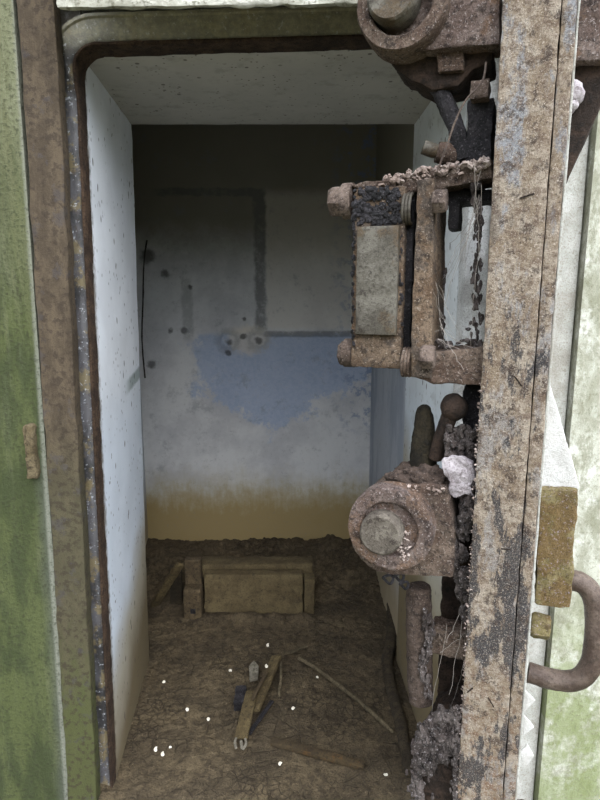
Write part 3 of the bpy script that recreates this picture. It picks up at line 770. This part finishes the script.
bm = NB(); box(bm, d.x+.004, d2.x+.005, 2.0, 2.06, -.03, z0+.0); roughen(bm, .006, .012, .006, 30, seed=5); put('end_wall', bm, 'slabm', tr)
# iron bracket box in front of its post
pb = empty('iron_post', (P(192, 600, 1.97).x, 1.97, 0)); tag(pb, 'rusty iron post with slotted box foot beside the concrete trough', 'post')
a = P(184, 600, 1.96); d = P(202, 600, 1.96)
bm = NB(); box(bm, P(185, 570, 2.0).x, P(201, 570, 2.0).x, 1.995, 2.03, -.03, P(192, 560, 2.0).z); roughen(bm, .003, .01, .003, 40); put('upright', bm, 'bracketbox', pb)
bm = NB(); box(bm, a.x, d.x, 1.94, 1.994, -.01, P(192, 589, 1.95).z); roughen(bm, .010, .008, .002, 40, seg=3); bxo = put('box_foot', bm, 'bracketbox', pb)
bm = NB(); q = P(193, 612, 1.939); box(bm, q.x-.009, q.x+.009, 1.9365, 1.945, q.z-.006, q.z+.012); put('slot', bm, 'black', bxo)
# slats left of the post
def board(name, p0, p1, w, t, mat, label, cat='board', group=None, tilt=0, lift=0):
    """a thin board laid between two points; w across, t thick"""
    p0 = Vector(p0); p1 = Vector(p1); d = p1-p0; ln = d.length; d.normalize()
    side = d.cross(Vector((0, 0, 1))).normalized(); upv = side.cross(d)
    R = Matrix.Rotation(tilt, 3, d); side = R @ side; upv = R @ upv
    bm = NB(); box(bm, 0, ln, -w/2, w/2, -t/2, t/2)
    roughen(bm, min(w, t)*.18, max(.012, w/3), min(w, t)*.22, 45, seed=ln*10)
    c0 = (p0+p1)/2
    for v in bm.verts: v.co = (p0 + d*v.co.x + side*v.co.y + upv*v.co.z) - Vector((c0.x, c0.y, 0))
    o = obj(name, bm, mat); o.location = (c0.x, c0.y, 0); tag(o, label, cat, group); return o
board('leaning_board', P(180, 564, 1.975), G(154, 606, .0), .03, .016, 'wood', 'pale slat leaning down to the left of the iron post', 'slat', tilt=.5)
bm = NB(); box(bm, P(170, 590, 2.06).x, P(182, 590, 2.06).x, 2.055, 2.075, -.02, P(176, 567, 2.06).z); roughen(bm, .003, .012, .003, 40)
tag(obj('wooden_stump', bm, 'darkwood'), 'short dark upright board stuck in the mud left of the iron post', 'board')
# broken boards on the mud
board('broken_board', G(277, 656, .055), G(254, 711, .02), .034, .010, 'wood', 'longest brown broken board slanting in the debris heap on the mud', tilt=.35)
board('broken_board', G(252, 692, .035), G(241, 738, .014), .036, .010, 'wood', 'short brown board lying nearest the doorway in the debris heap', tilt=.1)
board('wooden_splinter', G(267, 672, .062), G(252, 700, .052), .010, .008, 'buried', 'narrow orange brown splinter lying along the longest broken board', 'splinter')
board('metal_strip', G(272, 701, .014), G(249, 734, .010), .012, .006, 'black', 'black metal strip lying right of the short brown board', 'strip', tilt=.3)
bm = NB(); lp = [G(px, py, 0) for px, py in ((249, 672), (254, 666), (259, 672), (258, 684), (250, 686))]
prof = [(p.x, p.y) for p in lp]; poly(bm, prof[::-1] if False else prof, .012, .022); roughen(bm, .002, .01, .002, 60)
tag(obj('stone_chip', bm, 'chip'), 'flat grey stone chip at the upper left of the debris heap', 'stone')
bm = NB(); p = G(241, 702, 0); box(bm, p.x-.018, p.x+.014, p.y-.035, p.y+.035, -.004, .030); roughen(bm, .004, .008, .003, 50)
bo = tag(obj('black_box', bm, 'black'), 'small black box half sunk left of the broken boards', 'box')
bm = NB(); pts = [G(px, py, .012) for px, py in ((236, 748), (235, 742), (237, 737), (241, 735), (245, 738), (246, 744), (243, 749))]
tube(bm, smooth_path(pts, 4), .0036, 8); tube(bm, [G(241, 741, .012), G(242, 748, .010)], .004, 8); tag(obj('metal_hook', bm, 'chip'), 'small pale forked hook at the near end of the short brown board', 'hook')
bm = NB(); tube(bm, smooth_path([G(307, 646, .015), G(292, 652, .02), G(282, 656, .04), G(281, 676, .035), G(279, 697, .008)], 4), .0042, 8)
tag(obj('bent_stick', bm, 'rodm'), 'thin bent stick with its elbow at the top of the debris heap', 'stick')
bm = NB(); tube(bm, smooth_path([G(299, 658, .02), G(314, 667, .022), G(328, 677, .024), G(360, 702, .022), G(388, 727, .018), G(392, 731, .014)], 5), .0062, 10)
for k in (0.0,): blob_bm(bm, G(327, 676, .024), .009, .2, 40, 2, 1)
roughen(bm, 0, .015, .0015, 50)
tag(obj('metal_rod', bm, 'rodm'), 'long thin bent rod lying across the mud towards the right jamb', 'rod')
board('rusty_strip', G(272, 741, .003), G(364, 766, .004), .022, .012, 'buried', 'half-buried strip with orange rust lying in the mud near the doorway', 'strip')
bm = NB(); tube(bm, smooth_path([G(392, 577, .08), G(392, 610, .03), G(391, 640, .02), G(387, 660, .015), G(392, 690, .012), G(401, 725, .01), G(410, 775, .005)], 5), [.020-.004*(i/30) for i in range(31)], 12)
roughen(bm, 0, .014, .006, 30); tag(obj('pipe', bm, 'pipe'), 'mud-coated pipe running along the foot of the right wall', 'pipe')
# cable down the back left corner
bm = NB(); pts = smooth_path([P(147, 240, YB-.003), P(144, 262, YB-.003), P(143, 300, YB-.003), P(142, 340, YB-.003), P(145, 378, YB-.003)], 5)
tube(bm, pts, .0034, 8); roughen(bm, 0, .02, .002, 30); tag(obj('cable', bm, 'cable'), 'short black cable hanging in the far left corner of the chamber', 'cable')
# shells
sh = [(268, 646, 'white shell on the mud just above the debris heap elbow'), (164, 681, 'white shell near the left jamb, farthest of those along it'),
 (187, 709, 'white shell on cracked mud left of the short brown board, the farther of a pair'), (208, 717, 'white shell on cracked mud, just left of the short brown board'),
 (267, 680, 'white shell resting against the longest broken board'), (293, 710, 'white shell on mud right of the debris heap'),
 (170, 744, 'right-hand one of the three clustered white shells by the left jamb'), (163, 751, 'nearest one of the three clustered white shells by the left jamb'),
 (156, 747, 'left-hand one of the three clustered white shells by the left jamb'), (280, 763, 'white shell just below the half-buried rusty strip'),
 (386, 776, 'white shell right of the rusty strip, nearest the door'), (317, 678, 'white shell just left of the long bent rod'),
 (230, 672, 'white shell left of the flat grey stone chip'), (400, 709, 'white shell beside the mud-coated pipe on the right')]
for i, (px, py, lab) in enumerate(sh):
    p = G(px, py, .0); zf = floorz(p.x, p.y); bm = NB()
    if i == 4: zf = .045
    r = random.uniform(.0034, .0052)
    # little snail: body whorl and spire
    pts = []; rad = []
    for k in range(22):
        t = k/21; a = t*9; rr = r*.9*(1-t)**.8
        pts.append(Vector((rr*cos(a)*.8, rr*sin(a)*.8, r*.6+r*1.1*t))); rad.append(max(.0004, r*.75*(1-t*.85)))
    tube(bm, pts, rad, 8)
    bmesh.ops.rotate(bm, verts=bm.verts, cent=(0, 0, r*.6), matrix=Matrix.Rotation(random.uniform(.5, 1.5), 3, 'X') @ Matrix.Rotation(random.uniform(0, 6), 3, 'Z'))
    o = obj('snail_shell', bm, 'shell'); o.location = (p.x, p.y, zf); tag(o, lab, 'shell', 'white shells on the mud')

# ------------------------------------------------------------------ light
w = bpy.data.worlds.new('overcast'); S.world = w; w.use_nodes = True
nt = w.node_tree; bg = nt.nodes['Background']
tc = nt.nodes.new('ShaderNodeTexCoord'); sx = nt.nodes.new('ShaderNodeSeparateXYZ'); nt.links.new(tc.outputs['Generated'], sx.inputs[0])
rp = nt.nodes.new('ShaderNodeValToRGB'); nt.links.new(sx.outputs[2], rp.inputs[0])
el = rp.color_ramp.elements
el[0].position = 0.0; el[0].color = (.05, .055, .04, 1)
el[1].position = .14; el[1].color = (.10, .11, .09, 1)
e = rp.color_ramp.elements.new(.26); e.color = (.80, .86, .95, 1)
e = rp.color_ramp.elements.new(1.0); e.color = (.92, .96, 1.05, 1)
mr = nt.nodes.new('ShaderNodeMapRange'); nt.links.new(sx.outputs[0], mr.inputs[0])
mr.inputs[1].default_value = -.6; mr.inputs[2].default_value = .9; mr.inputs[3].default_value = .85; mr.inputs[4].default_value = 2.9
nt.links.new(rp.outputs[0], bg.inputs[0])
ms = nt.nodes.new('ShaderNodeMath'); ms.operation = 'MULTIPLY'; nt.links.new(mr.outputs[0], ms.inputs[0]); ms.inputs[1].default_value = 1.7
nt.links.new(ms.outputs[0], bg.inputs[1])
sun = bpy.data.lights.new('sun', 'SUN'); so = bpy.data.objects.new('sun', sun); COL.objects.link(so)
sun.energy = 1.0; sun.angle = radians(40); sun.color = (1, .96, .9)
so.rotation_euler = Vector((-.30, 1.0, -.85)).to_track_quat('-Z', 'Y').to_euler()

S.view_settings.view_transform = 'Standard'; S.view_settings.look = 'None'
S.view_settings.gamma = 1.0; S.view_settings.use_curve_mapping = False
S.view_settings.exposure = 0.85
